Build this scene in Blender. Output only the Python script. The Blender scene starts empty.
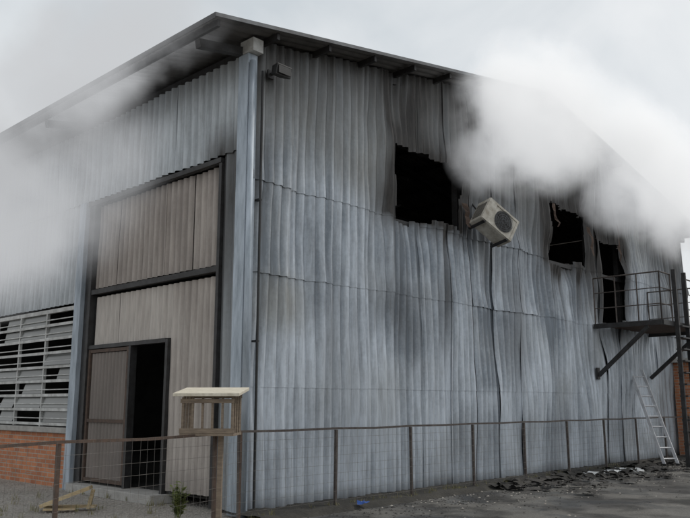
import bpy, bmesh, math, random
from mathutils import Vector, noise, Matrix
random.seed(7)
S = bpy.context.scene
COL = S.collection

# ------------------------------------------------------------------ materials
def newmat(name):
    m = bpy.data.materials.new(name); m.use_nodes = True
    nt = m.node_tree; nt.nodes.clear()
    return m, nt, nt.nodes, nt.links

def mat(name, c1, c2=None, rough=0.7, metal=0.0, scale=4.0, bump=0.2, detail=8, stretch=(1,1,1), bdist=0.01, spots=None):
    m, nt, N, L = newmat(name)
    out = N.new('ShaderNodeOutputMaterial'); b = N.new('ShaderNodeBsdfPrincipled')
    L.new(b.outputs[0], out.inputs[0])
    tc = N.new('ShaderNodeTexCoord'); mp = N.new('ShaderNodeMapping'); mp.inputs['Scale'].default_value = stretch
    L.new(tc.outputs['Object'], mp.inputs[0])
    n = N.new('ShaderNodeTexNoise'); n.inputs['Scale'].default_value = scale; n.inputs['Detail'].default_value = detail
    n.inputs['Roughness'].default_value = 0.65
    L.new(mp.outputs[0], n.inputs['Vector'])
    r = N.new('ShaderNodeValToRGB'); r.color_ramp.elements[0].position = .32; r.color_ramp.elements[1].position = .68
    c2 = c2 or tuple(x*0.65 for x in c1)
    r.color_ramp.elements[0].color = (*c2, 1); r.color_ramp.elements[1].color = (*c1, 1)
    L.new(n.outputs['Fac'], r.inputs[0])
    L.new(r.outputs[0], b.inputs['Base Color'])
    b.inputs['Roughness'].default_value = rough; b.inputs['Metallic'].default_value = metal
    if bump:
        n2 = N.new('ShaderNodeTexNoise'); n2.inputs['Scale'].default_value = scale*6; n2.inputs['Detail'].default_value = 6
        L.new(mp.outputs[0], n2.inputs['Vector'])
        bp = N.new('ShaderNodeBump'); bp.inputs['Strength'].default_value = bump; bp.inputs['Distance'].default_value = bdist
        L.new(n2.outputs['Fac'], bp.inputs['Height']); L.new(bp.outputs[0], b.inputs['Normal'])
    return m

def sheetmat(name, light, mid, stain, rough=0.5, metal=0.3):
    """burnt corrugated sheet: attribute 'sheet' = (tone, soot, stain)"""
    m, nt, N, L = newmat(name)
    out = N.new('ShaderNodeOutputMaterial'); b = N.new('ShaderNodeBsdfPrincipled'); L.new(b.outputs[0], out.inputs[0])
    at = N.new('ShaderNodeAttribute'); at.attribute_name = 'sheet'
    sp = N.new('ShaderNodeSeparateColor'); L.new(at.outputs['Color'], sp.inputs[0])
    tc = N.new('ShaderNodeTexCoord')
    def nz(sc, st, det=7, rg=.6):
        mp = N.new('ShaderNodeMapping'); mp.inputs['Scale'].default_value = st; L.new(tc.outputs['Object'], mp.inputs[0])
        n = N.new('ShaderNodeTexNoise'); n.inputs['Scale'].default_value = sc; n.inputs['Detail'].default_value = det
        n.inputs['Roughness'].default_value = rg; L.new(mp.outputs[0], n.inputs['Vector']); return n.outputs['Fac']
    def mth(op, a, b_, cl=False):
        n = N.new('ShaderNodeMath'); n.operation = op; n.use_clamp = cl
        for i, v in enumerate((a, b_)):
            if isinstance(v, (int, float)): n.inputs[i].default_value = v
            else: L.new(v, n.inputs[i])
        return n.outputs[0]
    def mix(f, a, b_):
        n = N.new('ShaderNodeMix'); n.data_type = 'RGBA'
        for i, v in ((0, f), (6, a), (7, b_)):
            if isinstance(v, tuple): n.inputs[i].default_value = (*v, 1)
            elif isinstance(v, (int, float)): n.inputs[i].default_value = v
            else: L.new(v, n.inputs[i])
        return n.outputs[2]
    streak = nz(2.0, (1.8, 1.8, .2), 5, .5); patch = nz(.7, (1, 1, .7)); fine = nz(25, (1, 1, .10))
    mottle = nz(14, (1, 1, 1), 6, .7)
    t = mth('ADD', sp.outputs[0], mth('MULTIPLY', mth('SUBTRACT', streak, .5), 1.5))
    t = mth('ADD', t, mth('MULTIPLY', mth('SUBTRACT', mottle, .5), .6))
    t = mth('ADD', t, mth('MULTIPLY', mth('SUBTRACT', patch, .5), 1.7), True)
    c = mix(t, mid, light)
    st = mth('MULTIPLY', sp.outputs[2], mth('MULTIPLY', streak, 1.8), True)
    c = mix(st, c, stain)
    so = mth('MULTIPLY', sp.outputs[1], mth('ADD', mth('MULTIPLY', streak, 1.2), mth('MULTIPLY', patch, .9)))
    rp = N.new('ShaderNodeMapRange'); rp.inputs[1].default_value = .12; rp.inputs[2].default_value = .95; L.new(so, rp.inputs[0])
    c = mix(rp.outputs[0], c, (.030, .028, .027))
    f2 = mth('MULTIPLY', mth('SUBTRACT', fine, .42), 1.1, True)
    c = mix(f2, c, (.14, .13, .12))
    L.new(c, b.inputs['Base Color'])
    b.inputs['Metallic'].default_value = metal
    rr = mth('ADD', mth('MULTIPLY', fine, .35), rough - .15); L.new(rr, b.inputs['Roughness'])
    bp = N.new('ShaderNodeBump'); bp.inputs['Strength'].default_value = .2; bp.inputs['Distance'].default_value = .01
    L.new(nz(6, (1.2, 1.2, .8), 5), bp.inputs['Height']); L.new(bp.outputs[0], b.inputs['Normal'])
    return m

M_wall = sheetmat('burnt_galvanised_sheet', (.62, .675, .74), (.19, .22, .255), (.30, .29, .25), .46, .35)
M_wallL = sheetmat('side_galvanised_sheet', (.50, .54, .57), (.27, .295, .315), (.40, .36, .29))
M_brown = sheetmat('beige_painted_sheet', (.43, .385, .35), (.24, .21, .19), (.50, .465, .43), .6, .1)
M_dbrown = sheetmat('door_sheet', (.24, .205, .185), (.14, .12, .105), (.3, .27, .25), .6, .1)
M_roof = mat('roof_sheet', (.14, .135, .13), (.06, .058, .055), .6, .2, 2, .1)
M_steel = mat('dark_steel', (.055, .055, .057), (.025, .023, .022), .55, .4, 5, .2)
M_verge = mat('verge_steel', (.16, .17, .18), (.08, .08, .085), .55, .4, 3, .1)
M_flash = mat('galvanised_flashing', (.48, .54, .61), (.24, .28, .32), .6, .3, 3, .12, stretch=(2, 2, .4))
M_rust = mat('rusty_steel', (.12, .08, .06), (.06, .045, .038), .8, .2, 9, .3)
M_post = mat('weathered_fence_steel', (.13, .115, .105), (.07, .055, .05), .75, .3, 9, .3)
M_wire = mat('fence_wire', (.22, .21, .20), (.13, .12, .11), .6, .5, 9, 0)
M_alu = mat('aluminium', (.72, .73, .75), (.5, .5, .52), .4, .5, 6, .05)
M_white = mat('aged_white_paint', (.60, .61, .60), (.30, .30, .29), .6, 0, 4, .15)
M_conc = mat('concrete', (.42, .41, .39), (.27, .26, .245), .9, 0, 5, .4)
M_wood = mat('weathered_wood', (.55, .44, .27), (.34, .25, .14), .8, 0, 6, .3, stretch=(1, 1, 5))
M_cream = mat('cream_boards', (.70, .66, .56), (.42, .38, .30), .8, 0, 9, .3, stretch=(1, 6, 1))
M_slat = mat('brown_slats', (.24, .19, .14), (.13, .10, .075), .8, 0, 6, .3, stretch=(1, 1, 5))
M_black = mat('black_plastic', (.03, .03, .03), (.015, .015, .015), .5, 0, 5, .05)
M_acw = mat('smoked_beige_plastic', (.62, .60, .54), (.28, .25, .20), .6, 0, 5, .15)
M_soil = mat('burnt_soil', (.05, .046, .038), (.018, .017, .015), .95, 0, 3, .8, bdist=.03)
M_stone = mat('gravel_stone', (.42, .39, .35), (.22, .20, .18), .9, 0, 3, .2)
M_leaf = mat('weed_leaf', (.15, .17, .04), (.07, .10, .028), .7, 0, 8, 0)
M_dry = mat('dry_grass', (.26, .23, .12), (.13, .13, .05), .8, 0, 8, 0)
M_ash = mat('burnt_debris', (.06, .055, .05), (.02, .02, .02), .9, 0, 8, .4)
M_pale = mat('pale_scrap', (.62, .64, .65), (.35, .36, .37), .6, .1, 8, .2)
M_blue = mat('blue_plastic', (.04, .12, .42), (.03, .07, .25), .5, 0, 8, .1)
M_in = mat('sooty_interior', (.05, .048, .045), (.025, .024, .023), .95, 0, 2, .2)

def brickmat():
    m, nt, N, L = newmat('orange_brick')
    out = N.new('ShaderNodeOutputMaterial'); b = N.new('ShaderNodeBsdfPrincipled'); L.new(b.outputs[0], out.inputs[0])
    tc = N.new('ShaderNodeTexCoord'); sp = N.new('ShaderNodeSeparateXYZ'); L.new(tc.outputs['Object'], sp.inputs[0])
    ad = N.new('ShaderNodeMath'); L.new(sp.outputs[0], ad.inputs[0]); L.new(sp.outputs[1], ad.inputs[1])
    cb = N.new('ShaderNodeCombineXYZ'); L.new(ad.outputs[0], cb.inputs[0]); L.new(sp.outputs[2], cb.inputs[1])
    br = N.new('ShaderNodeTexBrick'); L.new(cb.outputs[0], br.inputs['Vector'])
    br.inputs['Scale'].default_value = 1; br.inputs['Brick Width'].default_value = .24; br.inputs['Row Height'].default_value = .085
    br.inputs['Mortar Size'].default_value = .009; br.inputs['Color1'].default_value = (.54, .215, .10, 1)
    br.inputs['Color2'].default_value = (.38, .145, .075, 1); br.inputs['Mortar'].default_value = (.40, .34, .28, 1)
    n = N.new('ShaderNodeTexNoise'); n.inputs['Scale'].default_value = 3; n.inputs['Detail'].default_value = 8; L.new(tc.outputs['Object'], n.inputs['Vector'])
    mx = N.new('ShaderNodeMix'); mx.data_type = 'RGBA'; mx.blend_type = 'MULTIPLY'; mx.inputs[0].default_value = .5
    L.new(br.outputs['Color'], mx.inputs[6])
    rp = N.new('ShaderNodeValToRGB'); rp.color_ramp.elements[0].position = .3; rp.color_ramp.elements[0].color = (.45, .45, .45, 1)
    rp.color_ramp.elements[1].position = .6; L.new(n.outputs['Fac'], rp.inputs[0]); L.new(rp.outputs[0], mx.inputs[7])
    L.new(mx.outputs[2], b.inputs['Base Color']); b.inputs['Roughness'].default_value = .9
    bp = N.new('ShaderNodeBump'); bp.invert = True; bp.inputs['Strength'].default_value = .6; bp.inputs['Distance'].default_value = .01
    L.new(br.outputs['Fac'], bp.inputs['Height']); L.new(bp.outputs[0], b.inputs['Normal'])
    return m
M_brick = brickmat()

def glassmat():
    m, nt, N, L = newmat('dirty_glass')
    out = N.new('ShaderNodeOutputMaterial'); b = N.new('ShaderNodeBsdfPrincipled'); L.new(b.outputs[0], out.inputs[0])
    n = N.new('ShaderNodeTexNoise'); n.inputs['Scale'].default_value = 3
    r = N.new('ShaderNodeValToRGB'); r.color_ramp.elements[0].color = (.04, .04, .04, 1); r.color_ramp.elements[1].color = (.26, .27, .26, 1)
    L.new(n.outputs['Fac'], r.inputs[0]); L.new(r.outputs[0], b.inputs['Base Color'])
    b.inputs['Roughness'].default_value = .25
    return m
M_glass = glassmat()

def groundmat():
    m, nt, N, L = newmat('ground_gravel')
    out = N.new('ShaderNodeOutputMaterial'); b = N.new('ShaderNodeBsdfPrincipled'); L.new(b.outputs[0], out.inputs[0])
    tc = N.new('ShaderNodeTexCoord')
    def nz(sc, det=8, rg=.6):
        n = N.new('ShaderNodeTexNoise'); n.inputs['Scale'].default_value = sc; n.inputs['Detail'].default_value = det
        n.inputs['Roughness'].default_value = rg; L.new(tc.outputs['Object'], n.inputs['Vector']); return n.outputs['Fac']
    def ramp(f, p0, c0, p1, c1):
        r = N.new('ShaderNodeValToRGB'); e = r.color_ramp.elements
        e[0].position = p0; e[0].color = (*c0, 1); e[1].position = p1; e[1].color = (*c1, 1); L.new(f, r.inputs[0]); return r.outputs[0]
    vo = N.new('ShaderNodeTexVoronoi'); vo.inputs['Scale'].default_value = 28; L.new(tc.outputs['Object'], vo.inputs['Vector'])
    r = ramp(nz(.6), .35, (.29, .27, .24), .7, (.43, .40, .365))
    mx = N.new('ShaderNodeMix'); mx.data_type = 'RGBA'; mx.blend_type = 'MULTIPLY'; mx.inputs[0].default_value = .5
    hs = N.new('ShaderNodeHueSaturation'); hs.inputs['Saturation'].default_value = .1; L.new(vo.outputs['Color'], hs.inputs['Color'])
    L.new(r, mx.inputs[6]); L.new(hs.outputs[0], mx.inputs[7])
    L.new(mx.outputs[2], b.inputs['Base Color']); b.inputs['Roughness'].default_value = .95
    bp = N.new('ShaderNodeBump'); bp.inputs['Strength'].default_value = .8; bp.inputs['Distance'].default_value = .02; bp.invert = True
    L.new(vo.outputs['Distance'], bp.inputs['Height']); L.new(bp.outputs[0], b.inputs['Normal'])
    return m
M_ground = groundmat()

def asphaltmat():
    m, nt, N, L = newmat('wet_asphalt')
    out = N.new('ShaderNodeOutputMaterial'); b = N.new('ShaderNodeBsdfPrincipled'); L.new(b.outputs[0], out.inputs[0])
    tc = N.new('ShaderNodeTexCoord')
    def nz(sc, det=8, rg=.6):
        n = N.new('ShaderNodeTexNoise'); n.inputs['Scale'].default_value = sc; n.inputs['Detail'].default_value = det
        n.inputs['Roughness'].default_value = rg; L.new(tc.outputs['Object'], n.inputs['Vector']); return n.outputs['Fac']
    big = nz(.8); sm = nz(40, 4)
    r = N.new('ShaderNodeValToRGB'); e = r.color_ramp.elements
    e[0].position = .45; e[0].color = (.024, .023, .022, 1); e[1].position = .58; e[1].color = (.13, .125, .115, 1)
    L.new(big, r.inputs[0])
    mx = N.new('ShaderNodeMix'); mx.data_type = 'RGBA'; mx.blend_type = 'MULTIPLY'; mx.inputs[0].default_value = .8
    r2 = N.new('ShaderNodeValToRGB'); r2.color_ramp.elements[0].position = .35; r2.color_ramp.elements[0].color = (.4, .4, .4, 1)
    r2.color_ramp.elements[1].position = .65; L.new(sm, r2.inputs[0])
    L.new(r.outputs[0], mx.inputs[6]); L.new(r2.outputs[0], mx.inputs[7]); L.new(mx.outputs[2], b.inputs['Base Color'])
    mr = N.new('ShaderNodeMapRange'); mr.inputs[1].default_value = .42; mr.inputs[2].default_value = .58
    mr.inputs[3].default_value = .38; mr.inputs[4].default_value = .95; L.new(nz(.9), mr.inputs[0]); L.new(mr.outputs[0], b.inputs['Roughness'])
    bp = N.new('ShaderNodeBump'); bp.inputs['Strength'].default_value = .6; bp.inputs['Distance'].default_value = .012
    L.new(sm, bp.inputs['Height']); L.new(bp.outputs[0], b.inputs['Normal'])
    return m
M_asph = asphaltmat()

# ------------------------------------------------------------------ mesh helpers
def empty(name, loc=(0, 0, 0)):
    e = bpy.data.objects.new(name, None); e.empty_display_size = .2; e.location = loc; COL.objects.link(e); return e

def mk(name, verts, faces, m, parent=None, smooth=False):
    me = bpy.data.meshes.new(name); me.from_pydata(verts, [], faces); me.update()
    if smooth: me.polygons.foreach_set('use_smooth', [True]*len(me.polygons))
    o = bpy.data.objects.new(name, me); COL.objects.link(o)
    if m: me.materials.append(m)
    if parent: o.parent = parent
    return o

class G:
    """geometry accumulator"""
    def __init__(s): s.v = []; s.f = []
    def box(s, a, b):
        x0, y0, z0 = a; x1, y1, z1 = b; n = len(s.v)
        s.v += [(x0,y0,z0),(x1,y0,z0),(x1,y1,z0),(x0,y1,z0),(x0,y0,z1),(x1,y0,z1),(x1,y1,z1),(x0,y1,z1)]
        s.f += [tuple(n+i for i in q) for q in ((0,3,2,1),(4,5,6,7),(0,1,5,4),(1,2,6,5),(2,3,7,6),(3,0,4,7))]
        return s
    def beam(s, p, q, w, h=None, up=(0, 0, 1)):
        h = h or w; p = Vector(p); q = Vector(q); d = (q-p).normalized(); u = Vector(up)
        if abs(d.dot(u)) > .98: u = Vector((0, 1, 0))
        r = d.cross(u).normalized(); u = r.cross(d).normalized(); n = len(s.v)
        for c in (p, q):
            for a, b in ((-1,-1),(1,-1),(1,1),(-1,1)):
                s.v.append(tuple(c + r*a*w/2 + u*b*h/2))
        s.f += [tuple(n+i for i in k) for k in ((0,1,2,3),(7,6,5,4),(0,4,5,1),(1,5,6,2),(2,6,7,3),(3,7,4,0))]
        return s
    def tube(s, p, q, r0, r1=None, seg=8):
        r1 = r1 or r0; p = Vector(p); q = Vector(q); d = (q-p).normalized(); u = Vector((0, 0, 1))
        if abs(d.dot(u)) > .98: u = Vector((0, 1, 0))
        r = d.cross(u).normalized(); u = r.cross(d).normalized(); n = len(s.v)
        for c, rr in ((p, r0), (q, r1)):
            for i in range(seg):
                a = 2*math.pi*i/seg; s.v.append(tuple(c + r*math.cos(a)*rr + u*math.sin(a)*rr))
        for i in range(seg):
            j = (i+1) % seg; s.f.append((n+i, n+j, n+seg+j, n+seg+i))
        s.f.append(tuple(n+i for i in reversed(range(seg)))); s.f.append(tuple(n+seg+i for i in range(seg)))
        return s
    def make(s, name, m, parent=None, smooth=False, bevel=0):
        o = mk(name, s.v, s.f, m, parent, smooth)
        if bevel:
            b = o.modifiers.new('bevel', 'BEVEL'); b.width = bevel; b.segments = 2
        return o

def sst(a, b, x):
    t = max(0, min(1, (x-a)/(b-a))); return t*t*(3-2*t)

# ------------------------------------------------------------------ building
B = empty('warehouse_building')
W = 18.2; RX = 9.1; SL = .184; LEN = 30
def zr(x): return 7.41 + SL*(x if x < RX else 2*RX-x)

HOLES = [(3.65, 5.80, 5.10, 6.55), (9.57, 11.7, 5.02, 6.5), (12.35, 13.75, 3.66, 5.95)]
def nz(x, y, z=0): return noise.noise(Vector((x, y, z)))
def in_hole(u, z):
    j = nz(u*1.3, z*1.3, 3)*.10 + nz(u*7, z*4, 8)*.025
    for a, b, c, d in HOLES:
        if a+j < u < b+j and c+j*1.3+.05*(u-a) < z < d-j: return True
    return False
def hole_dist(u, z):
    m = 99
    for a, b, c, d in HOLES:
        dx = max(a-u, 0, u-b); dz = max(c-z, 0, z-d); m = min(m, math.hypot(dx, dz if z > d else dz*1.2))
    return m

def buckle(u, z):
    k = (.35 + .65*sst(0, 2.5, z))*(1+.6*sst(4, 8, u))
    d = .10*k*nz(u*.5, z*.35, 1.7) + .07*k*nz(u*1.2, z*.45, 5.1)
    f = nz(u*2.2 + nz(u*.8, z*.5, 2)*.8, z*.3, 9.3)
    d += .065*k*f
    for zl in (3.62, 5.1):
        d += .09*math.exp(-((z-zl)/.28)**2)*max(0, nz(u*1.1, zl*3))*k
    hd = hole_dist(u, z)
    d += .14*max(0, 1-hd/1.3)*nz(u*2.1, z*1.2, 4.4)
    return d

def sheets(name, axis, u0, u1, z0, z1f, m, parent, pitch=.2, amp=.030, sw=.875, off=0, bk=1.0, holes=False, seed=0,
           sootf=None, tonef=None, stainf=None, curl=0.0, tile=.0333, dz=.12, ragged=0, tv=.2, rib=.20):
    rnd = random.Random(seed); V = []; F = []; C = []
    ns = max(1, round((u1-u0)/sw)); sw = (u1-u0)/ns
    for s in range(ns):
        a = u0+s*sw; b = a+sw+ (.035 if s < ns-1 else 0)
        nc = int(round((b-a)/tile)); tone = rnd.uniform(-tv, tv); so = .004*(s % 3)
        cu = curl*max(0, rnd.uniform(-1.2, 1.0)) ; tilt = rnd.uniform(-.03, .03)*bk
        zb = z0 + rnd.uniform(-1, 1)*ragged
        edge = max(0, rnd.uniform(-.02, .07))*bk
        base = len(V); rows = None
        for i in range(nc+1):
            u = a+(b-a)*i/nc; zt = z1f(u)
            nr = max(2, int(round((z1f((a+b)/2)-zb)/dz))); rows = nr
            for k in range(nr+1):
                z = zb+(zt-zb)*k/nr
                zz = z + (ragged*.8*nz(u*2.2, seed) if k == 0 and ragged else 0)
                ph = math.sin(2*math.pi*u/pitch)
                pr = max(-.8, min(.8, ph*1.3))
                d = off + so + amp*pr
                if bk:
                    d += buckle(u, z)*bk + tilt*(u-(a+b)/2)/(sw/2)
                    ed = min(u-a, b-u)/.12
                    if ed < 1: d += edge*(1-ed)**2*(.5+nz(z*1.3, s*3.7))
                if curl:
                    q = max(0, 1-(z-zb)/.45); d += max(-.01, cu*(1+.6*nz(u*3, s)))*q*q
                if axis == 'x': V.append((u, -d, zz))
                else: V.append((-d, u, zz))
                C.append(((tonef(u, z) if tonef else .5)+tone+rib*pr, sootf(u, z) if sootf else 0, (stainf(u, z) if stainf else 0)))  # rib light and shade put into the tone, with dirt in the valleys
        R = rows+1
        for i in range(nc):
            uc = a+(b-a)*(i+.5)/nc
            for k in range(rows):
                v0 = base+i*R+k
                if holes:
                    zc = (V[v0][2]+V[v0+1][2])/2
                    if in_hole(uc, zc): continue
                q = (v0, v0+R, v0+R+1, v0+1)
                F.append(q if axis == 'x' else q[::-1])
    o = mk(name, V, F, m, parent, True)
    ca = o.data.color_attributes.new('sheet', 'FLOAT_COLOR', 'POINT')
    buf = []
    for c in C: buf += [max(0, min(1, c[0])), max(0, min(1, c[1])), max(0, min(1, c[2])), 1]
    ca.data.foreach_set('color', buf)
    return o

def sootR(u, z):
    hd = hole_dist(u, z)
    s = .50*max(0, 1-hd/.7)**1.5
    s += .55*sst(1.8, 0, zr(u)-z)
    s += .20*sst(4.4, 6.0, z)
    s += .28*sst(5.4, 7.0, u)*sst(14, 11, u)*sst(3.2, 5.0, z)
    for a, b, c, d in HOLES:
        if z > c: s += .25*sst(1.0, 0, max(a-u, 0, u-b))*sst(2.5, 0, z-d)
        s += .65*sst(.3, -.2, max(a-u, u-b))*sst(2.8, 0, c-z)*max(0, nz(u*4.5, z*.25, 6)+.2)*(z < c)
    s += .55*max(0, nz(u*.7+3, z*.5, 12))+.6*max(0, nz(u*3.2, z*.18, 33)-.12)*sst(1.0, 4, z)
    s += .55*sst(.35, 0, z) + .4*sst(14, 17, u)
    return s
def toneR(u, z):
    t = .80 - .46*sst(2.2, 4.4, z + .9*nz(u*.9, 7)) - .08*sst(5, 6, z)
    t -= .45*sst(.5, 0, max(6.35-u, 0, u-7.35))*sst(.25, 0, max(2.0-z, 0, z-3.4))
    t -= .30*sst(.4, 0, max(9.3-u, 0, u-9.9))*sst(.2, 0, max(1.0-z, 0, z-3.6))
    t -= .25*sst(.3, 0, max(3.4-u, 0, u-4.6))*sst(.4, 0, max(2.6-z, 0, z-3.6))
    return t
def stainR(u, z):
    s = .6*sst(.9, .1, abs(u-.75))*sst(.7, .1, abs(z-3.15))
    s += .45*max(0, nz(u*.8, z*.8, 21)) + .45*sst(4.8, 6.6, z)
    return s

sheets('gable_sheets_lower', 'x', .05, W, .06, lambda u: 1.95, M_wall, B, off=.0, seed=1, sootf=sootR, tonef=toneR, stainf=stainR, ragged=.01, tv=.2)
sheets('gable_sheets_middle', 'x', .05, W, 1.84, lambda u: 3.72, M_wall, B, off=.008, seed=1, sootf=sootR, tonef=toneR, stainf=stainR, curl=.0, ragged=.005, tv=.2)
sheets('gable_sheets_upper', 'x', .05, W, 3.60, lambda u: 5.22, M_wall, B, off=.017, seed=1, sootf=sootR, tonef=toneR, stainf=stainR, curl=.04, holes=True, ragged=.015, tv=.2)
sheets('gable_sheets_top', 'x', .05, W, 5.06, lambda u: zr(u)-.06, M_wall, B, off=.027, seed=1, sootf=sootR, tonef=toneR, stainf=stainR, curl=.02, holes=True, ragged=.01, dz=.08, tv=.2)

def sootL(u, z):
    s = .35*sst(1.0, 0, 7.2-z) + .25*max(0, nz(u*.6, z*.6, 31))
    s += .9*sst(1.0, 0, abs(u-.5))*sst(1.2, 0, abs(z-5.3))
    return s
def sootB(u, z):
    return .25*max(0, nz(u*.9, z*.7, 41)) + .5*sst(.3, 0, u-.64)*sst(3, 5.4, z) + .25*sst(.6, 0, z-.15)+.35*sst(.4,0,5.45-z)
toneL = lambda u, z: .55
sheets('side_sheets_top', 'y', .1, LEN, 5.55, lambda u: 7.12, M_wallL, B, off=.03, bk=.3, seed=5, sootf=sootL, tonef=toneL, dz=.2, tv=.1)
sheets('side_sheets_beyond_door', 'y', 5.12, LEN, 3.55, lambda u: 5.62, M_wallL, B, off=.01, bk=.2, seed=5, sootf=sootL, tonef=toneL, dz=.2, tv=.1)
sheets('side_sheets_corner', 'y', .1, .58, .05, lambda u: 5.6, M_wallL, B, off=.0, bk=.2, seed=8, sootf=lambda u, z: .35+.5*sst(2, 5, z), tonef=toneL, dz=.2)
sheets('door_panel_upper', 'y', .66, 4.6, 3.78, lambda u: 5.42, M_brown, B, off=-.07, bk=.2, seed=9, sootf=sootB, tonef=lambda u, z: .42, stainf=lambda u, z: .4*max(0, nz(u*.8, z, 3)), dz=.2, amp=.022, pitch=.17, tv=.06, rib=.3)
sheets('door_panel_lower', 'y', .66, 1.94, .2, lambda u: 3.6, M_brown, B, off=-.07, bk=.15, seed=10, sootf=sootB, tonef=lambda u, z: .5, stainf=lambda u, z: .2+.5*max(0, nz(u*.8, z, 3)), dz=.2, amp=.022, pitch=.17, tv=.06, rib=.3)
sheets('door_panel_over', 'y', 1.96, 4.55, 2.68, lambda u: 3.6, M_brown, B, off=-.07, bk=.1, seed=11, sootf=sootB, tonef=lambda u, z: .75, stainf=lambda u, z: .9, dz=.2, amp=.022, pitch=.17, tv=.06, rib=.3)

# steel frame of the big door and the columns
g = G()
g.box((-.05, .6, 5.44), (.06, 5.1, 5.52)); g.box((-.03, .66, 3.65), (.10, 4.6, 3.74))
g.box((-.04, .585, .05), (.12, .655, 5.43)); g.box((-.04, 4.605, .05), (.12, 4.70, 5.43))
g.box((-.015, 1.95, .15), (.12, 2.02, 2.66)); g.box((-.015, 3.10, .15), (.12, 3.16, 2.60)); g.box((-.015, 2.025, 2.605), (.12, 4.60, 2.675))
g.make('door_frame', M_steel, B)
g = G(); g.box((-.11, 4.86, .0), (.10, 5.10, 5.53)); g.make('side_column', M_flash, B, bevel=.008)
g = G(); g.box((-.02, 4.71, .0), (.12, 4.85, 5.42)); g.make('side_column_backing', M_steel, B)

# steel door: fixed/open leaf
g = G()
g.box((-.005, 3.17, .2), (.035, 3.235, 2.595)); g.box((-.005, 4.53, .2), (.035, 4.595, 2.595))
for z in (.2, 1.25, 2.53): g.box((-.002, 3.24, z), (.032, 4.525, z+.06))
g.make('door_leaf_frame', M_rust, B)
sheets('door_leaf_panel', 'y', 3.24, 4.525, .26, lambda u: 2.52, M_dbrown, B, off=-.03, bk=0, seed=12, sootf=lambda u, z: .2+.3*max(0, nz(u*2, z)), tonef=lambda u, z: .5, amp=.01, pitch=.12, dz=.3, tile=.02)
g = G()
g.beam((.08, 2.05, .2), (.08, 2.05, 2.55), .05); g.beam((1.05, 2.2, .2), (1.05, 2.2, 2.55), .05)
g.beam((.08, 2.05, 1.3), (1.05, 2.2, 1.3), .05); g.beam((.08, 2.05, 2.55), (1.05, 2.2, 2.55), .05); g.beam((.08, 2.05, .25), (1.05, 2.2, .25), .05)
g.make('door_leaf_open', M_rust, B)
g = G(); g.box((-.25, 1.9, .0), (.3, 4.7, .15)); g.make('door_step', M_conc, B, bevel=.01)

# brick plinth, sill and louvre window
g = G(); g.box((-.02, 5.12, -.1), (.18, LEN, 1.02)); g.make('brick_plinth', M_brick, B)
g = G(); g.box((-.10, 5.11, 1.025), (.2, LEN, 1.13)); g.make('window_sill', M_conc, B, bevel=.01)
g = G(); y = 5.14; k = 0
while y < LEN:
    g.box((-.03, y, 1.135), (.03, y+.05, 3.5)); y += 1.22
g.box((-.035, 5.12, 3.42), (.04, LEN, 3.50))
for i in range(8):
    z = 1.16+i*.283; g.box((-.045, 5.125, z), (-.032, LEN, z+.055))
    g.box((-.034, 5.13, z+.13), (-.02, LEN, z+.15))
g.make('window_louvre_frame', M_white, B)
rg = random.Random(4); g = G(); y = 5.19
while y < 22:
    for i in range(8):
        z = 1.22+i*.283
        if rg.random() < .55:
            t = rg.uniform(0, .07); n = len(g.v); ya = y+.01; yb = y+1.16
            if rg.random() < .3: yb = y+rg.uniform(.5, .9)
            g.v += [(.0-t, ya, z), (.0-t, yb, z), (.02, yb-rg.uniform(0, .04), z+.22), (.02, ya, z+.22)]; g.f.append((n, n+1, n+2, n+3))
    y += 1.22
g.make('window_panes', M_glass, B)

# corner flashing, downpipe, shadow-gap tube, beam end
g = G()
g.box((-.065, -.085, 0), (.10, -.062, 7.1)); g.box((-.085, -.085, 0), (-.0655, .16, 7.1))
g.make('corner_flashing', M_flash, B, bevel=.004)
g = G(); g.tube((-.05, -.15, 0), (-.05, -.15, 6.95), .05, seg=14)
g.make('downpipe', M_flash, B, smooth=True)
g = G(); g.tube((.17, -.14, 0.1), (.17, -.14, 6.85), .02, seg=8); g.box((.14, -.15, 2.5), (.20, -.04, 2.53)); g.box((.14, -.15, 4.7), (.20, -.04, 4.73))  # black tube with clips added for the dark shadow gap beside the downpipe
g.make('shadow_gap_tube', M_black, B)
g = G(); g.box((-.09, -.2, 7.11), (.12, .12, 7.33)); g.make('beam_end', M_white, B)

# roof
def roof_sheet(name, xa, xb):
    V = []; F = []; ny = int((LEN+1)/.045); xs = [xa+(xb-xa)*i/24 for i in range(25)]
    for j in range(ny+1):
        y = -.5+(LEN+1)*j/ny
        for x in xs:
            sag = .035*nz(x*.5, y*.4, 3)
            V.append((x, y, zr(x)+sag+.02*math.sin(2*math.pi*y/.18)))
    n = len(xs)
    for j in range(ny):
        for i in range(n-1):
            a = j*n+i; F.append((a, a+1, a+n+1, a+n))
    o = mk(name, V, F, M_roof, B, True); sm = o.modifiers.new('s', 'SOLIDIFY'); sm.thickness = .012
roof_sheet('roof_slope_west', -1.04, RX); roof_sheet('roof_slope_east', RX, W+1.04)
g = G()
for i in range(18):
    x = -.95 + i*1.18
    if x > W+1: break
    z = zr(x)-.085
    g.beam((x, -.44, z), (x, LEN+.3, z), .055, .11)
g.make('purlins', M_steel, B)
g = G(); y = .12
while y < LEN:
    g.beam((-.92, y, zr(-.92)-.22), (RX, y, zr(RX)-.22), .12, .13); g.beam((RX, y, zr(RX)-.22), (W+.92, y, zr(W+.92)-.22), .12, .13)
    if y > 1:
        g.box((.15, y-.08, 0), (.33, y+.08, 7.1)); g.box((W-.33, y-.08, 0), (W-.15, y+.08, 7.1))
        g.beam((.3, y, 7.0), (W-.3, y, 7.0), .1, .12)
    y += 5.0
g.make('rafters', M_steel, B)
g = G()
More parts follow.
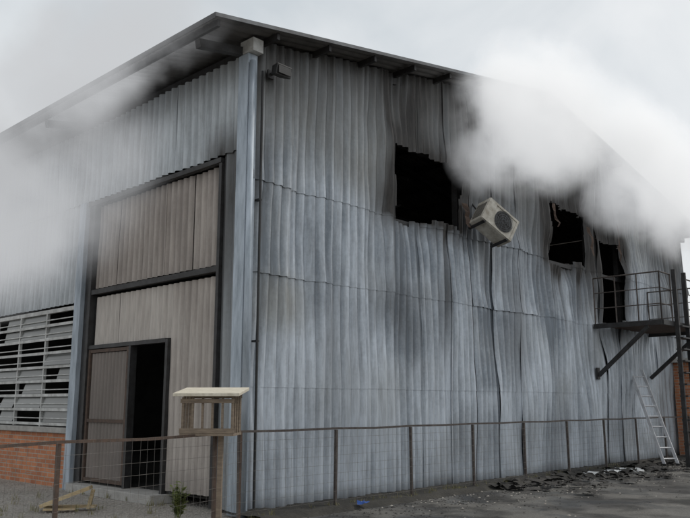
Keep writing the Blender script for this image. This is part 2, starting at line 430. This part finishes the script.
g.beam((-1.07, -.52, zr(-1.07)+.0), (RX, -.52, zr(RX)+.0), .02, .06); g.beam((RX, -.52, zr(RX)), (W+1.07, -.52, zr(W+1.07)), .02, .06)
g.make('verge_flashing', M_verge, B)
g = G(); g.beam((-1.06, -.5, zr(-1.06)+.0), (-1.06, LEN+.4, zr(-1.06)+.0), .012, .09); g.make('eave_trim', M_steel, B)
g = G()
g.box((.06, .1, 7.0), (.14, LEN, 7.3)); g.box((.13, 0.13, 5.3), (.18, LEN, 5.42))
for z in (1.9, 3.65, 5.0, 6.6): g.box((.15, .14, z), (W-.1, .20, z+.1))
for x in (3.5, 6.0, 9.1, 12.1, 14): g.box((x, .22, 0), (x+.14, .36, zr(x)-.3))
g.make('wall_girts', M_steel, B)
g = G()
g.box((.25, .4, .12), (W-.05, LEN, .15)); g.box((W, 0.02, 0), (W+.08, LEN, 7.35)); g.box((0, LEN+.02, 0), (W, LEN+.1, 7.3))
g.box((.4, 11, 0.15), (W-.1, 11.1, 7.5))
g.make('interior_floor_and_walls', M_in, B)
g = G(); rg = random.Random(3)
for i in range(26):
    x = rg.uniform(2, 16); y = rg.uniform(1.5, 9); z = rg.uniform(5, 7)
    g.beam((x, y, z), (x+rg.uniform(-2, 2), y+rg.uniform(-1, 1), z+rg.uniform(-1.5, .4)), .05)
g.make('collapsed_framing', M_steel, B)
g = G(); rg = random.Random(6)
for (x, z, l) in ((5.84, 5.75, .55), (11.6, 6.2, .8), (13.3, 6.6, 1.1), (9.75, 6.5, .6)):
    n = len(g.v); p = Vector((x, -.08, z)); w = rg.uniform(.08, .2)
    for k in range(7):
        q = p + Vector((.06*math.sin(k*.9+x), -.03*k*rg.random(), -l*k/6)); ww = w*(1-.1*k)
        g.v += [tuple(q+Vector((-ww/2, .02*math.sin(k*2), 0))), tuple(q+Vector((ww/2, -.03, 0)))]
        if k: g.f.append((n+2*k-2, n+2*k-1, n+2*k+1, n+2*k))
g.make('torn_sheet_strips', M_rust, B)
g = G(); g.box((16.7, -1.3, 0), (19.5, -.12, 2.8)); g.make('annex_brick_wall', M_brick, B)
g = G(); g.box((16.55, -1.5, 2.805), (19.7, -.12, 2.93)); g.make('annex_roof_slab', M_conc, B)

# ------------------------------------------------------------------ floodlight
Fl = empty('wall_floodlight', (.36, -.12, 6.86))
g = G(); n = 0
g.v += [(-.16,-.30,-.13),(.16,-.30,-.13),(.16,-.34,.05),(-.16,-.34,.05),(-.10,-.12,-.07),(.10,-.12,-.07),(.10,-.14,.08),(-.10,-.14,.08)]
g.f += [(0,3,2,1),(4,5,6,7),(0,1,5,4),(1,2,6,5),(2,3,7,6),(3,0,4,7)]
g.make('housing', M_black, Fl, bevel=.01)
g = G(); g.beam((0, .08, 0), (0, -.14, 0), .05, .03); g.box((-.06, .0, -.07), (.06, .03, .07)); g.make('bracket', M_steel, Fl)
g = G(); g.box((-.13, -.345, -.105), (.13, -.335, .02)); o = g.make('lens', M_black, Fl)

# ------------------------------------------------------------------ air conditioner outdoor unit (hanging, tilted)
AC = empty('air_conditioner_outdoor_unit', (6.28, -.52, 5.34))
w, d, h = .86, .42, .58
g = G(); g.box((-w/2, -d/2+.012, -h/2), (w/2, d/2, h/2)); g.make('casing', M_acw, AC, bevel=.02)
g = G()
g.box((-w/2+.01, -d/2-.005, h/2-.06), (w/2-.01, -d/2+.011, h/2-.01)); g.box((-w/2+.01, -d/2-.005, -h/2+.01), (w/2-.01, -d/2+.011, -h/2+.06))
g.box((w/2-.06, -d/2-.005, -h/2+.0605), (w/2-.01, -d/2+.011, h/2-.0605)); g.box((-w/2+.01, -d/2-.005, -h/2+.0605), (-w/2+.22, -d/2+.011, h/2-.0605))
g.make('front_bezel', M_acw, AC)
g = G(); cx = .08; n = len(g.v); g.v.append((cx, -d/2+.008, 0))
for i in range(32): a = i*math.pi/16; g.v.append((cx+.235*math.cos(a), -d/2+.008, .235*math.sin(a)))
for i in range(32): g.f.append((0, 1+i, 1+(i+1) % 32))
g.make('fan_opening', M_black, AC)
g = G()
for r in (.06, .11, .16, .21, .24):
    pts = [(cx+r*math.cos(i*math.pi/12), -d/2-.012, r*math.sin(i*math.pi/12)) for i in range(24)]
    for i in range(24): g.tube(pts[i], pts[(i+1) % 24], .004, seg=5)
for i in range(8):
    a = i*math.pi/4; g.tube((cx+.03*math.cos(a), -d/2-.012, .03*math.sin(a)), (cx+.24*math.cos(a), -d/2-.012, .24*math.sin(a)), .004, seg=5)
g.make('fan_grille', M_verge, AC)
g = G()
for i in range(5):
    a = i*2*math.pi/5; n = len(g.v)
    for rr, aa, yy in ((.04, a, .0), (.2, a-.25, .0), (.21, a+.35, .015), (.04, a+.4, .015)):
        g.v.append((cx+rr*math.cos(aa), -d/2+.002-yy*.3, rr*math.sin(aa)))
    g.f.append((n, n+1, n+2, n+3))
g.make('fan_blades', M_steel, AC)
g = G()
for i in range(9): g.box((-w/2-.004, -d/2+.05, -h/2+.08+i*.045), (-w/2+.002, d/2-.05, -h/2+.10+i*.045))
g.make('side_vents', M_steel, AC)
g = G(); g.box((-w/2+.08, -d/2, -h/2-.03), (-w/2+.14, d/2+.1, -h/2-.002)); g.box((w/2-.14, -d/2, -h/2-.03), (w/2-.08, d/2+.1, -h/2-.002))
g.tube((-.3, d/2, .1), (-.5, d/2+.3, .45), .02); g.make('brackets_and_pipe', M_steel, AC)
AC.rotation_euler = (math.radians(-8), math.radians(33), math.radians(-22))

# ------------------------------------------------------------------ steel platform
P = empty('steel_access_platform')
x0, x1, y0, zf = 11.65, 15.2, -1.82, 3.62
g = G()
g.beam((x0, -.05, zf-.06), (x0, y0, zf-.06), .06, .12); g.beam((x1, -.05, zf-.06), (x1, y0, zf-.06), .06, .12)
g.beam((x0+.03, y0, zf-.06), (x1-.03, y0, zf-.06), .06, .12)
g.beam((x0+.06, -1.45, zf-.14), (x0+.1, -.06, 2.3), .09, .09); g.beam((x1-.06, -1.45, zf-.14), (x1-.1, -.06, 2.3), .09, .09)
g.box((x0+.03, -.06, 2.2), (x0+.17, -.02, 2.5))
g.make('beams_and_braces', M_steel, P)
g = G()
for i in range(34): 
    x = x0+.06+i*.102; g.box((x, y0+.04, zf-.03), (x+.07, -.08, zf-.005))
g.make('deck_slats', M_rust, P)
g = G(); zt = zf+1.2
def rail(p, q, posts):
    p = Vector(p); q = Vector(q)
    for h in (1.2, .8, .4): g.tube(p+Vector((0, 0, h)), q+Vector((0, 0, h)), .019 if h > 1 else .013, seg=8)
    for k in range(posts): c = p.lerp(q, k/(posts-1)); g.tube(c, c+Vector((0, 0, 1.2)), .019, seg=8)
rail((x0, -.1, zf), (x0, y0, zf), 4); rail((x0, y0, zf), (12.35, y0, zf), 2); rail((13.2, y0, zf), (x1, y0, zf), 4); rail((x1, y0, zf), (x1, -.1, zf), 3)
g.make('railing', M_post, P)
g = G()
for x in (12.42, 13.12):
    g.beam((x, y0-.08, 4.95), (x, y0-.08, 0), .07, .10)
for i in range(12):
    z = .3+i*.29; g.box((12.455, y0-.19, z), (13.085, y0+.01, z+.035))
g.make('stair_ladder', M_steel, P)

# ------------------------------------------------------------------ aluminium ladder
Ld = empty('aluminium_ladder')
g = G(); a = Vector((13.30, -1.15, .02)); b = Vector((13.85, -.16, 2.5)); s = Vector((.19, -.10, 0))
g.beam(a-s, b-s*.9, .035, .075, up=(0, 1, 0)); g.beam(a+s, b+s*.9, .035, .075, up=(0, 1, 0)); g.make('rails', M_alu, Ld)
g = G()
for i in range(9):
    c = a.lerp(b, (i+.6)/9.3); g.tube(c-s*.98, c+s*.98, .017)
g.make('rungs', M_alu, Ld)
g = G()
for sg in (-1, 1): g.box(tuple(a+s*sg-Vector((.04, .04, .02))), tuple(a+s*sg+Vector((.04, .04, .04))))
g.make('feet', M_black, Ld)

# ------------------------------------------------------------------ wire fence
def fence(pts, name, h=1.16, zb=.05, step=1.95, seed=0, mr=None):
    E = empty(name); gp = G(); gw = G(); gr = G(); rg = random.Random(seed)
    for a, b in zip(pts[:-1], pts[1:]):
        a = Vector((*a, zb)); b = Vector((*b, zb)); L = (b-a).length; n = max(1, round(L/step))
        for k in range(n):
            c = a.lerp(b, k/n); e = a.lerp(b, (k+1)/n)
            gp.beam(c-Vector((0, 0, .1)), c+Vector((rg.uniform(-.015, .015), rg.uniform(-.015, .015), h-.02)), .04)
            mid = (c+e)/2+Vector((0, rg.uniform(-.01, .01), h-rg.uniform(.005, .02)))
            gr.beam(c+Vector((0, 0, h)), mid, .032, .032); gr.beam(mid, e+Vector((0, 0, h)), .032, .032)
            for zz in [0.08+.135*i for i in range(8)]:
                gw.tube(c+Vector((0, -.024, zz)), e+Vector((0, -.024, zz+rg.uniform(-.01, .01))), .0016, seg=3)
        m = int(L/.11)
        for k in range(m):
            c = a.lerp(b, (k+.5)/m)+Vector((0, -.026, 0)); gw.tube(c+Vector((0, 0, .05)), c+Vector((rg.uniform(-.01, .01), 0, h)), .0014, seg=3)
    c = Vector((*pts[-1], zb)); gp.beam(c, c+Vector((0, 0, h)), .04)
    gp.make('posts', mr, E); gr.make('top_rail', mr, E); gw.make('mesh_wires', M_wire, E)
    return E
fence([(-.4, -.5), (16.6, -.5)], 'wire_fence', seed=1, mr=M_post)
fence([(-8.2, -2.55), (-3.5, -1.45), (-1.14, -.92), (-.4, -.5)], 'wire_fence', h=1.16, step=2.4, seed=2, mr=M_rust)

# ------------------------------------------------------------------ slatted feeder shelter on a post
Fd = empty('wooden_bird_feeder', (-1.28, -1.0, 1.20)); Fd.rotation_euler = (0, 0, math.radians(-52))
g = G(); n = 0
g.v += [(-.42,-.30,.48),(.42,-.30,.48),(.42,.28,.56),(-.42,.28,.56),(-.42,-.30,.52),(.42,-.30,.52),(.42,.28,.60),(-.42,.28,.60)]
g.f += [(0,3,2,1),(4,5,6,7),(0,1,5,4),(1,2,6,5),(2,3,7,6),(3,0,4,7)]
g.make('roof', M_cream, Fd, bevel=.006)
g = G(); g.box((-.34, -.22, 0), (.34, .22, .03)); g.box((-.34, -.22, .40), (.34, -.195, .45)); g.box((-.34, .195, .46), (.34, .22, .52))
g.box((-.345, -.225, .031), (.345, -.20, .09))
g.make('tray_and_rails', M_slat, Fd)
g = G()
for i in range(6):
    x = -.33+i*.126; g.box((x, -.198, .03), (x+.028, -.175, .47))
for i in range(3):
    y = -.12+i*.12; g.box((-.335, y, .03), (-.31, y+.028, .5)); g.box((.31, y, .03), (.335, y+.028, .5))
for x, y, z in ((-.33, .17, .53), (.30, .17, .53)): g.box((x, y, .03), (x+.035, y+.035, z))
g.make('slats', M_slat, Fd)
g = G(); g.box((.10, -.03, -1.22), (.16, .03, -.001)); g.make('post', M_slat, Fd)

# ------------------------------------------------------------------ wooden planks on the ground by the door
Pk = empty('wooden_planks', (-1.5, 2.2, .03)); Pk.rotation_euler = (0, 0, math.radians(-42))
g = G(); g.beam((-.36, 0, .06), (.34, .02, .32), .24, .05); g.beam((-.36, .16, .03), (.40, .16, .03), .14, .03); g.beam((.30, .1, .0), (.36, .1, .28), .05, .05)
g.beam((-.30, -.12, .02), (.15, -.05, .02), .09, .025)
g.make('planks', M_wood, Pk)

# ------------------------------------------------------------------ ground
V = [(-300, -300, 0), (300, -300, 0), (300, 300, 0), (-300, 300, 0)]
mk('ground', V, [(0, 1, 2, 3)], M_ground)
V = []; F = []; nx = 60
for i in range(nx+1):
    x = -.7+i*(60.7)/nx; yy = -.78 + .12*nz(x*1.3, 2)
    V += [(x, -60, .004), (x, yy, .004)]
    if i: F.append((2*i-2, 2*i, 2*i+1, 2*i-1))
mk('asphalt_yard', V, F, M_asph)
V = []; F = []; nx = 190; ny = 9
for i in range(nx+1):
    x = -.2+i*.1
    for j in range(ny+1):
        y = -.95+j*.12; edge = sst(0, 2.5, j)
        V.append((x, y, -.02+(.085+.03*nz(x*2, y*3))*edge+.02*nz(x*7, y*7)))
for i in range(nx):
    for j in range(ny):
        a = i*(ny+1)+j; F.append((a, a+ny+1, a+ny+2, a+1))
mk('soil_strip', V, F, M_soil, None, True)

def stones(name, n, reg, smin, smax, m, seed):
    rg = random.Random(seed); V = []; F = []
    base = [(1,0,0),(-1,0,0),(0,1,0),(0,-1,0),(0,0,1),(0,0,-1)]
    fc = [(0,2,4),(2,1,4),(1,3,4),(3,0,4),(2,0,5),(1,2,5),(3,1,5),(0,3,5)]
    for _ in range(n):
        x, y = reg(rg); s = rg.uniform(smin, smax); k = len(V); a = rg.uniform(0, 6.28)
        for p in base:
            q = Vector(p)*s*rg.uniform(.6, 1.1); q.rotate(Matrix.Rotation(a, 3, 'Z')); V.append((x+q.x, y+q.y, .1*s+q.z*.6+ (0.0)))
        F += [tuple(k+i for i in f) for f in fc]
    return mk(name, V, F, m)
stones('gravel', 9000, lambda r: (r.uniform(-6.5, -.02), r.uniform(-3.5, 9)), .008, .028, M_stone, 1)
stones('asphalt_rubble', 2600, lambda r: (r.uniform(-.5, 16), -.6-abs(r.gauss(0, 1.1))), .008, .035, M_ash, 2)
stones('pale_rubble', 450, lambda r: (r.uniform(2, 15), -.5-abs(r.gauss(0, 1.3))), .01, .035, M_stone, 3)

def flakes(name, n, reg, smin, smax, m, seed, zoff=.02):
    rg = random.Random(seed); V = []; F = []
    for _ in range(n):
        x, y = reg(rg); s = rg.uniform(smin, smax); a = rg.uniform(0, 6.28); k = len(V); N_ = 4
        for i in range(N_):
            for j in range(3):
                p = Vector(((i/(N_-1)-.5)*2*s, (j/2-.5)*s*1.1, 0)); p.rotate(Matrix.Rotation(a, 3, 'Z'))
                V.append((x+p.x+rg.uniform(-.15, .15)*s, y+p.y+rg.uniform(-.15, .15)*s, zoff+rg.uniform(0, .55)*s))
        for i in range(N_-1):
            for j in range(2): q = k+i*3+j; F.append((q, q+3, q+4, q+1))
    return mk(name, V, F, m)
flakes('burnt_debris', 260, lambda r: (r.uniform(5.5, 15.5), -.35-abs(r.gauss(0, .9))), .03, .20, M_ash, 5, .02)
flakes('sheet_metal_scraps', 14, lambda r: (r.uniform(8.6, 11.2), r.uniform(-1.5, -.8)), .05, .16, M_pale, 8, .05)
flakes('blue_plastic_scrap', 2, lambda r: (r.uniform(1.75, 1.95), r.uniform(-.85, -.75)), .06, .10, M_blue, 9, .08)

# weeds
def tuft(name, cx, cy, n, h, spread, m, seed, z=.02, wd=.012):
    rg = random.Random(seed); V = []; F = []
    for _ in range(n):
        a = rg.uniform(0, 6.28); r = rg.uniform(0, spread); x = cx+r*math.cos(a)*.6; y = cy+r*math.sin(a)*.6; hh = h*rg.uniform(.4, 1.1)
        la = rg.uniform(0, 6.28); lean = rg.uniform(.1, .6)*hh; w_ = wd*rg.uniform(.6, 1.4); k = len(V)
        pv = Vector((-math.sin(la), math.cos(la), 0))
        for t in (0, .4, .75, 1):
            c = Vector((x+math.cos(la)*lean*t*t, y+math.sin(la)*lean*t*t, z+hh*t*(1-.15*t))); ww = w_*(1-t*.92)*(1 if t else .7)
            V += [tuple(c-pv*ww), tuple(c+pv*ww)]
        for i in range(3): F.append((k+2*i, k+2*i+1, k+2*i+3, k+2*i+2))
    return V, F
def weeds(name, spots, m, seed):
    V = []; F = []
    for i, (x, y, n, h, s, w_) in enumerate(spots):
        v, f = tuft('', x, y, n, h, s, m, seed+i, wd=w_); k = len(V); V += v; F += [tuple(k+q for q in ff) for ff in f]
    mk(name, V, F, m)
def leafy(name, cx, cy, stems, h, m, seed):
    rg = random.Random(seed); g = G()
    for _ in range(stems):
        a = rg.uniform(0, 6.28); top = Vector((cx+math.cos(a)*rg.uniform(.02, .16), cy+math.sin(a)*rg.uniform(.02, .16), h*rg.uniform(.6, 1.1)))
        b0 = Vector((cx+rg.uniform(-.03, .03), cy+rg.uniform(-.03, .03), 0)); g.tube(b0, top, .005, .002, seg=5)
        for k in range(13):
            p = b0.lerp(top, rg.uniform(.25, 1)); la = rg.uniform(0, 6.28); L = rg.uniform(.05, .11); dr = Vector((math.cos(la), math.sin(la), rg.uniform(-.1, .6)))*L
            sd_ = Vector((-math.sin(la), math.cos(la), 0))*L*.3; n = len(g.v)
            g.v += [tuple(p), tuple(p+dr*.5+sd_), tuple(p+dr), tuple(p+dr*.5-sd_)]; g.f.append((n, n+1, n+2, n+3))
    g.make(name, m)
leafy('broadleaf_weed', -.95, .12, 20, .52, M_leaf, 3)
rg = random.Random(12)
weeds('dry_grass', [(rg.uniform(-3.4, -.15), rg.uniform(-1.2, 4.5), 14, rg.uniform(.06, .2), .12, .005) for _ in range(60)] +
      [(rg.uniform(-.2, 12), rg.uniform(-.65, -.35), 14, rg.uniform(.06, .17), .12, .005) for _ in range(70)], M_dry, 50)

# ------------------------------------------------------------------ smoke
def smoke(name, c, r, dens, sc=.8, edge=1.0, rot=0, thr=.0, rate=1.3, em=.55, scat=True, det=4):
    bpy.ops.mesh.primitive_ico_sphere_add(subdivisions=2, radius=1)
    o = bpy.context.object; o.name = name; o.location = c; o.scale = r; o.rotation_euler = (0, math.radians(rot), 0)
    m, nt, N, L = newmat(name+'_volume')
    out = N.new('ShaderNodeOutputMaterial')
    tc = N.new('ShaderNodeTexCoord'); ge = N.new('ShaderNodeNewGeometry')
    ln = N.new('ShaderNodeVectorMath'); ln.operation = 'LENGTH'; L.new(tc.outputs['Object'], ln.inputs[0])
    n = N.new('ShaderNodeTexNoise'); n.inputs['Scale'].default_value = sc; n.inputs['Detail'].default_value = det; n.inputs['Roughness'].default_value = .6
    L.new(ge.outputs['Position'], n.inputs['Vector'])
    def mth(op, a, b, cl=False):
        q = N.new('ShaderNodeMath'); q.operation = op; q.use_clamp = cl
        for i, x in enumerate((a, b)):
            if isinstance(x, (int, float)): q.inputs[i].default_value = x
            else: L.new(x, q.inputs[i])
        return q.outputs[0]
    fall = mth('SUBTRACT', .93, ln.outputs['Value'])
    k = mth('ADD', mth('MULTIPLY', fall, 1.1*edge), mth('MULTIPLY', mth('SUBTRACT', n.outputs['Fac'], .50+thr), 4.2))
    k = mth('MULTIPLY', k, mth('MULTIPLY', fall, 2.5, True), False)
    k = mth('MAXIMUM', k, 0.0)
    k = mth('MINIMUM', k, 1.0)
    dn = mth('MULTIPLY', k, dens)
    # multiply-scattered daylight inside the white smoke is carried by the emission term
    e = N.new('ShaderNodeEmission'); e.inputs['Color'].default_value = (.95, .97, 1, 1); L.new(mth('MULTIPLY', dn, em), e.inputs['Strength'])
    if scat:
        v = N.new('ShaderNodeVolumeScatter'); v.inputs['Color'].default_value = (.92, .93, .95, 1)
    else:
        v = N.new('ShaderNodeVolumeAbsorption'); v.inputs['Color'].default_value = (0, 0, 0, 1)
    L.new(dn, v.inputs['Density'])
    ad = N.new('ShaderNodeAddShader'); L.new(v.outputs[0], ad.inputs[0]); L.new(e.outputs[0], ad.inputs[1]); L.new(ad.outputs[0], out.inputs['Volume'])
    o.data.materials.append(m)
    m.cycles.volume_step_rate = rate
    return o
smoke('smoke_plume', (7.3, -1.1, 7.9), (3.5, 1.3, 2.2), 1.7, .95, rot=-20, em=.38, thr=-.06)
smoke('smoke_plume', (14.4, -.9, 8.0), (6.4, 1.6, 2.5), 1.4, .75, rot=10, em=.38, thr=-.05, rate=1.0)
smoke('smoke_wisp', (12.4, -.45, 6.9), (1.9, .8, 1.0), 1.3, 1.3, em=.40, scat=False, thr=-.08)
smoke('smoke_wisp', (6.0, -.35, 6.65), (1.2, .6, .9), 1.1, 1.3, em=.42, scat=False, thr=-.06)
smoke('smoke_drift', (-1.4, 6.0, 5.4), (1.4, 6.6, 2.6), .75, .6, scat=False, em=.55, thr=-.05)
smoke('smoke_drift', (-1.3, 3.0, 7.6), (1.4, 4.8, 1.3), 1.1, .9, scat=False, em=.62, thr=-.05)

# ------------------------------------------------------------------ light
EL = math.radians(50); AZ = math.radians(105)   # azimuth from +Y towards +X
sd = Vector((math.sin(AZ)*math.cos(EL), math.cos(AZ)*math.cos(EL), math.sin(EL)))
ld = bpy.data.lights.new('sun', 'SUN'); ld.energy = 1.5; ld.angle = math.radians(10); ld.color = (1, .95, .87)
lo = bpy.data.objects.new('sun', ld); COL.objects.link(lo); lo.rotation_euler = sd.to_track_quat('Z', 'Y').to_euler()
w_ = bpy.data.worlds.new('World'); S.world = w_; w_.use_nodes = True; nt = w_.node_tree; N = nt.nodes; L = nt.links; N.clear()
out = N.new('ShaderNodeOutputWorld'); bg = N.new('ShaderNodeBackground'); L.new(bg.outputs[0], out.inputs[0]); bg.inputs[1].default_value = .1
sk = N.new('ShaderNodeTexSky'); sk.sky_type = 'NISHITA'; sk.sun_disc = False; sk.sun_elevation = EL; sk.sun_rotation = AZ % (2*math.pi)
sk.dust_density = 4; sk.air_density = 1
tc = N.new('ShaderNodeTexCoord'); n = N.new('ShaderNodeTexNoise'); n.inputs['Scale'].default_value = 2.6; n.inputs['Detail'].default_value = 6; n.inputs['Distortion'].default_value = .5
L.new(tc.outputs['Generated'], n.inputs['Vector'])
r = N.new('ShaderNodeValToRGB'); r.color_ramp.elements[0].position = .35; r.color_ramp.elements[0].color = (.66, .71, .74, 1)
r.color_ramp.elements[1].position = .62; r.color_ramp.elements[1].color = (.94, .955, .96, 1); L.new(n.outputs['Fac'], r.inputs[0])
vm = N.new('ShaderNodeVectorMath'); vm.operation = 'SCALE'; vm.inputs['Scale'].default_value = 9.8; L.new(r.outputs[0], vm.inputs[0])
mx = N.new('ShaderNodeMix'); mx.data_type = 'RGBA'; mx.inputs[0].default_value = .88; L.new(sk.outputs[0], mx.inputs[6]); L.new(vm.outputs[0], mx.inputs[7])
L.new(mx.outputs[2], bg.inputs[0])

# ------------------------------------------------------------------ camera
cd = bpy.data.cameras.new('camera'); cd.sensor_width = 36; cd.lens = 36*765/690; cd.clip_end = 1000
co = bpy.data.objects.new('camera', cd); COL.objects.link(co)
co.location = (-7.31, -9.02, 1.6); co.rotation_euler = (math.radians(90+10.66), 0, math.radians(-46.64))
S.camera = co
S.view_settings.view_transform = 'Standard'; S.view_settings.look = 'None'; S.view_settings.exposure = 0
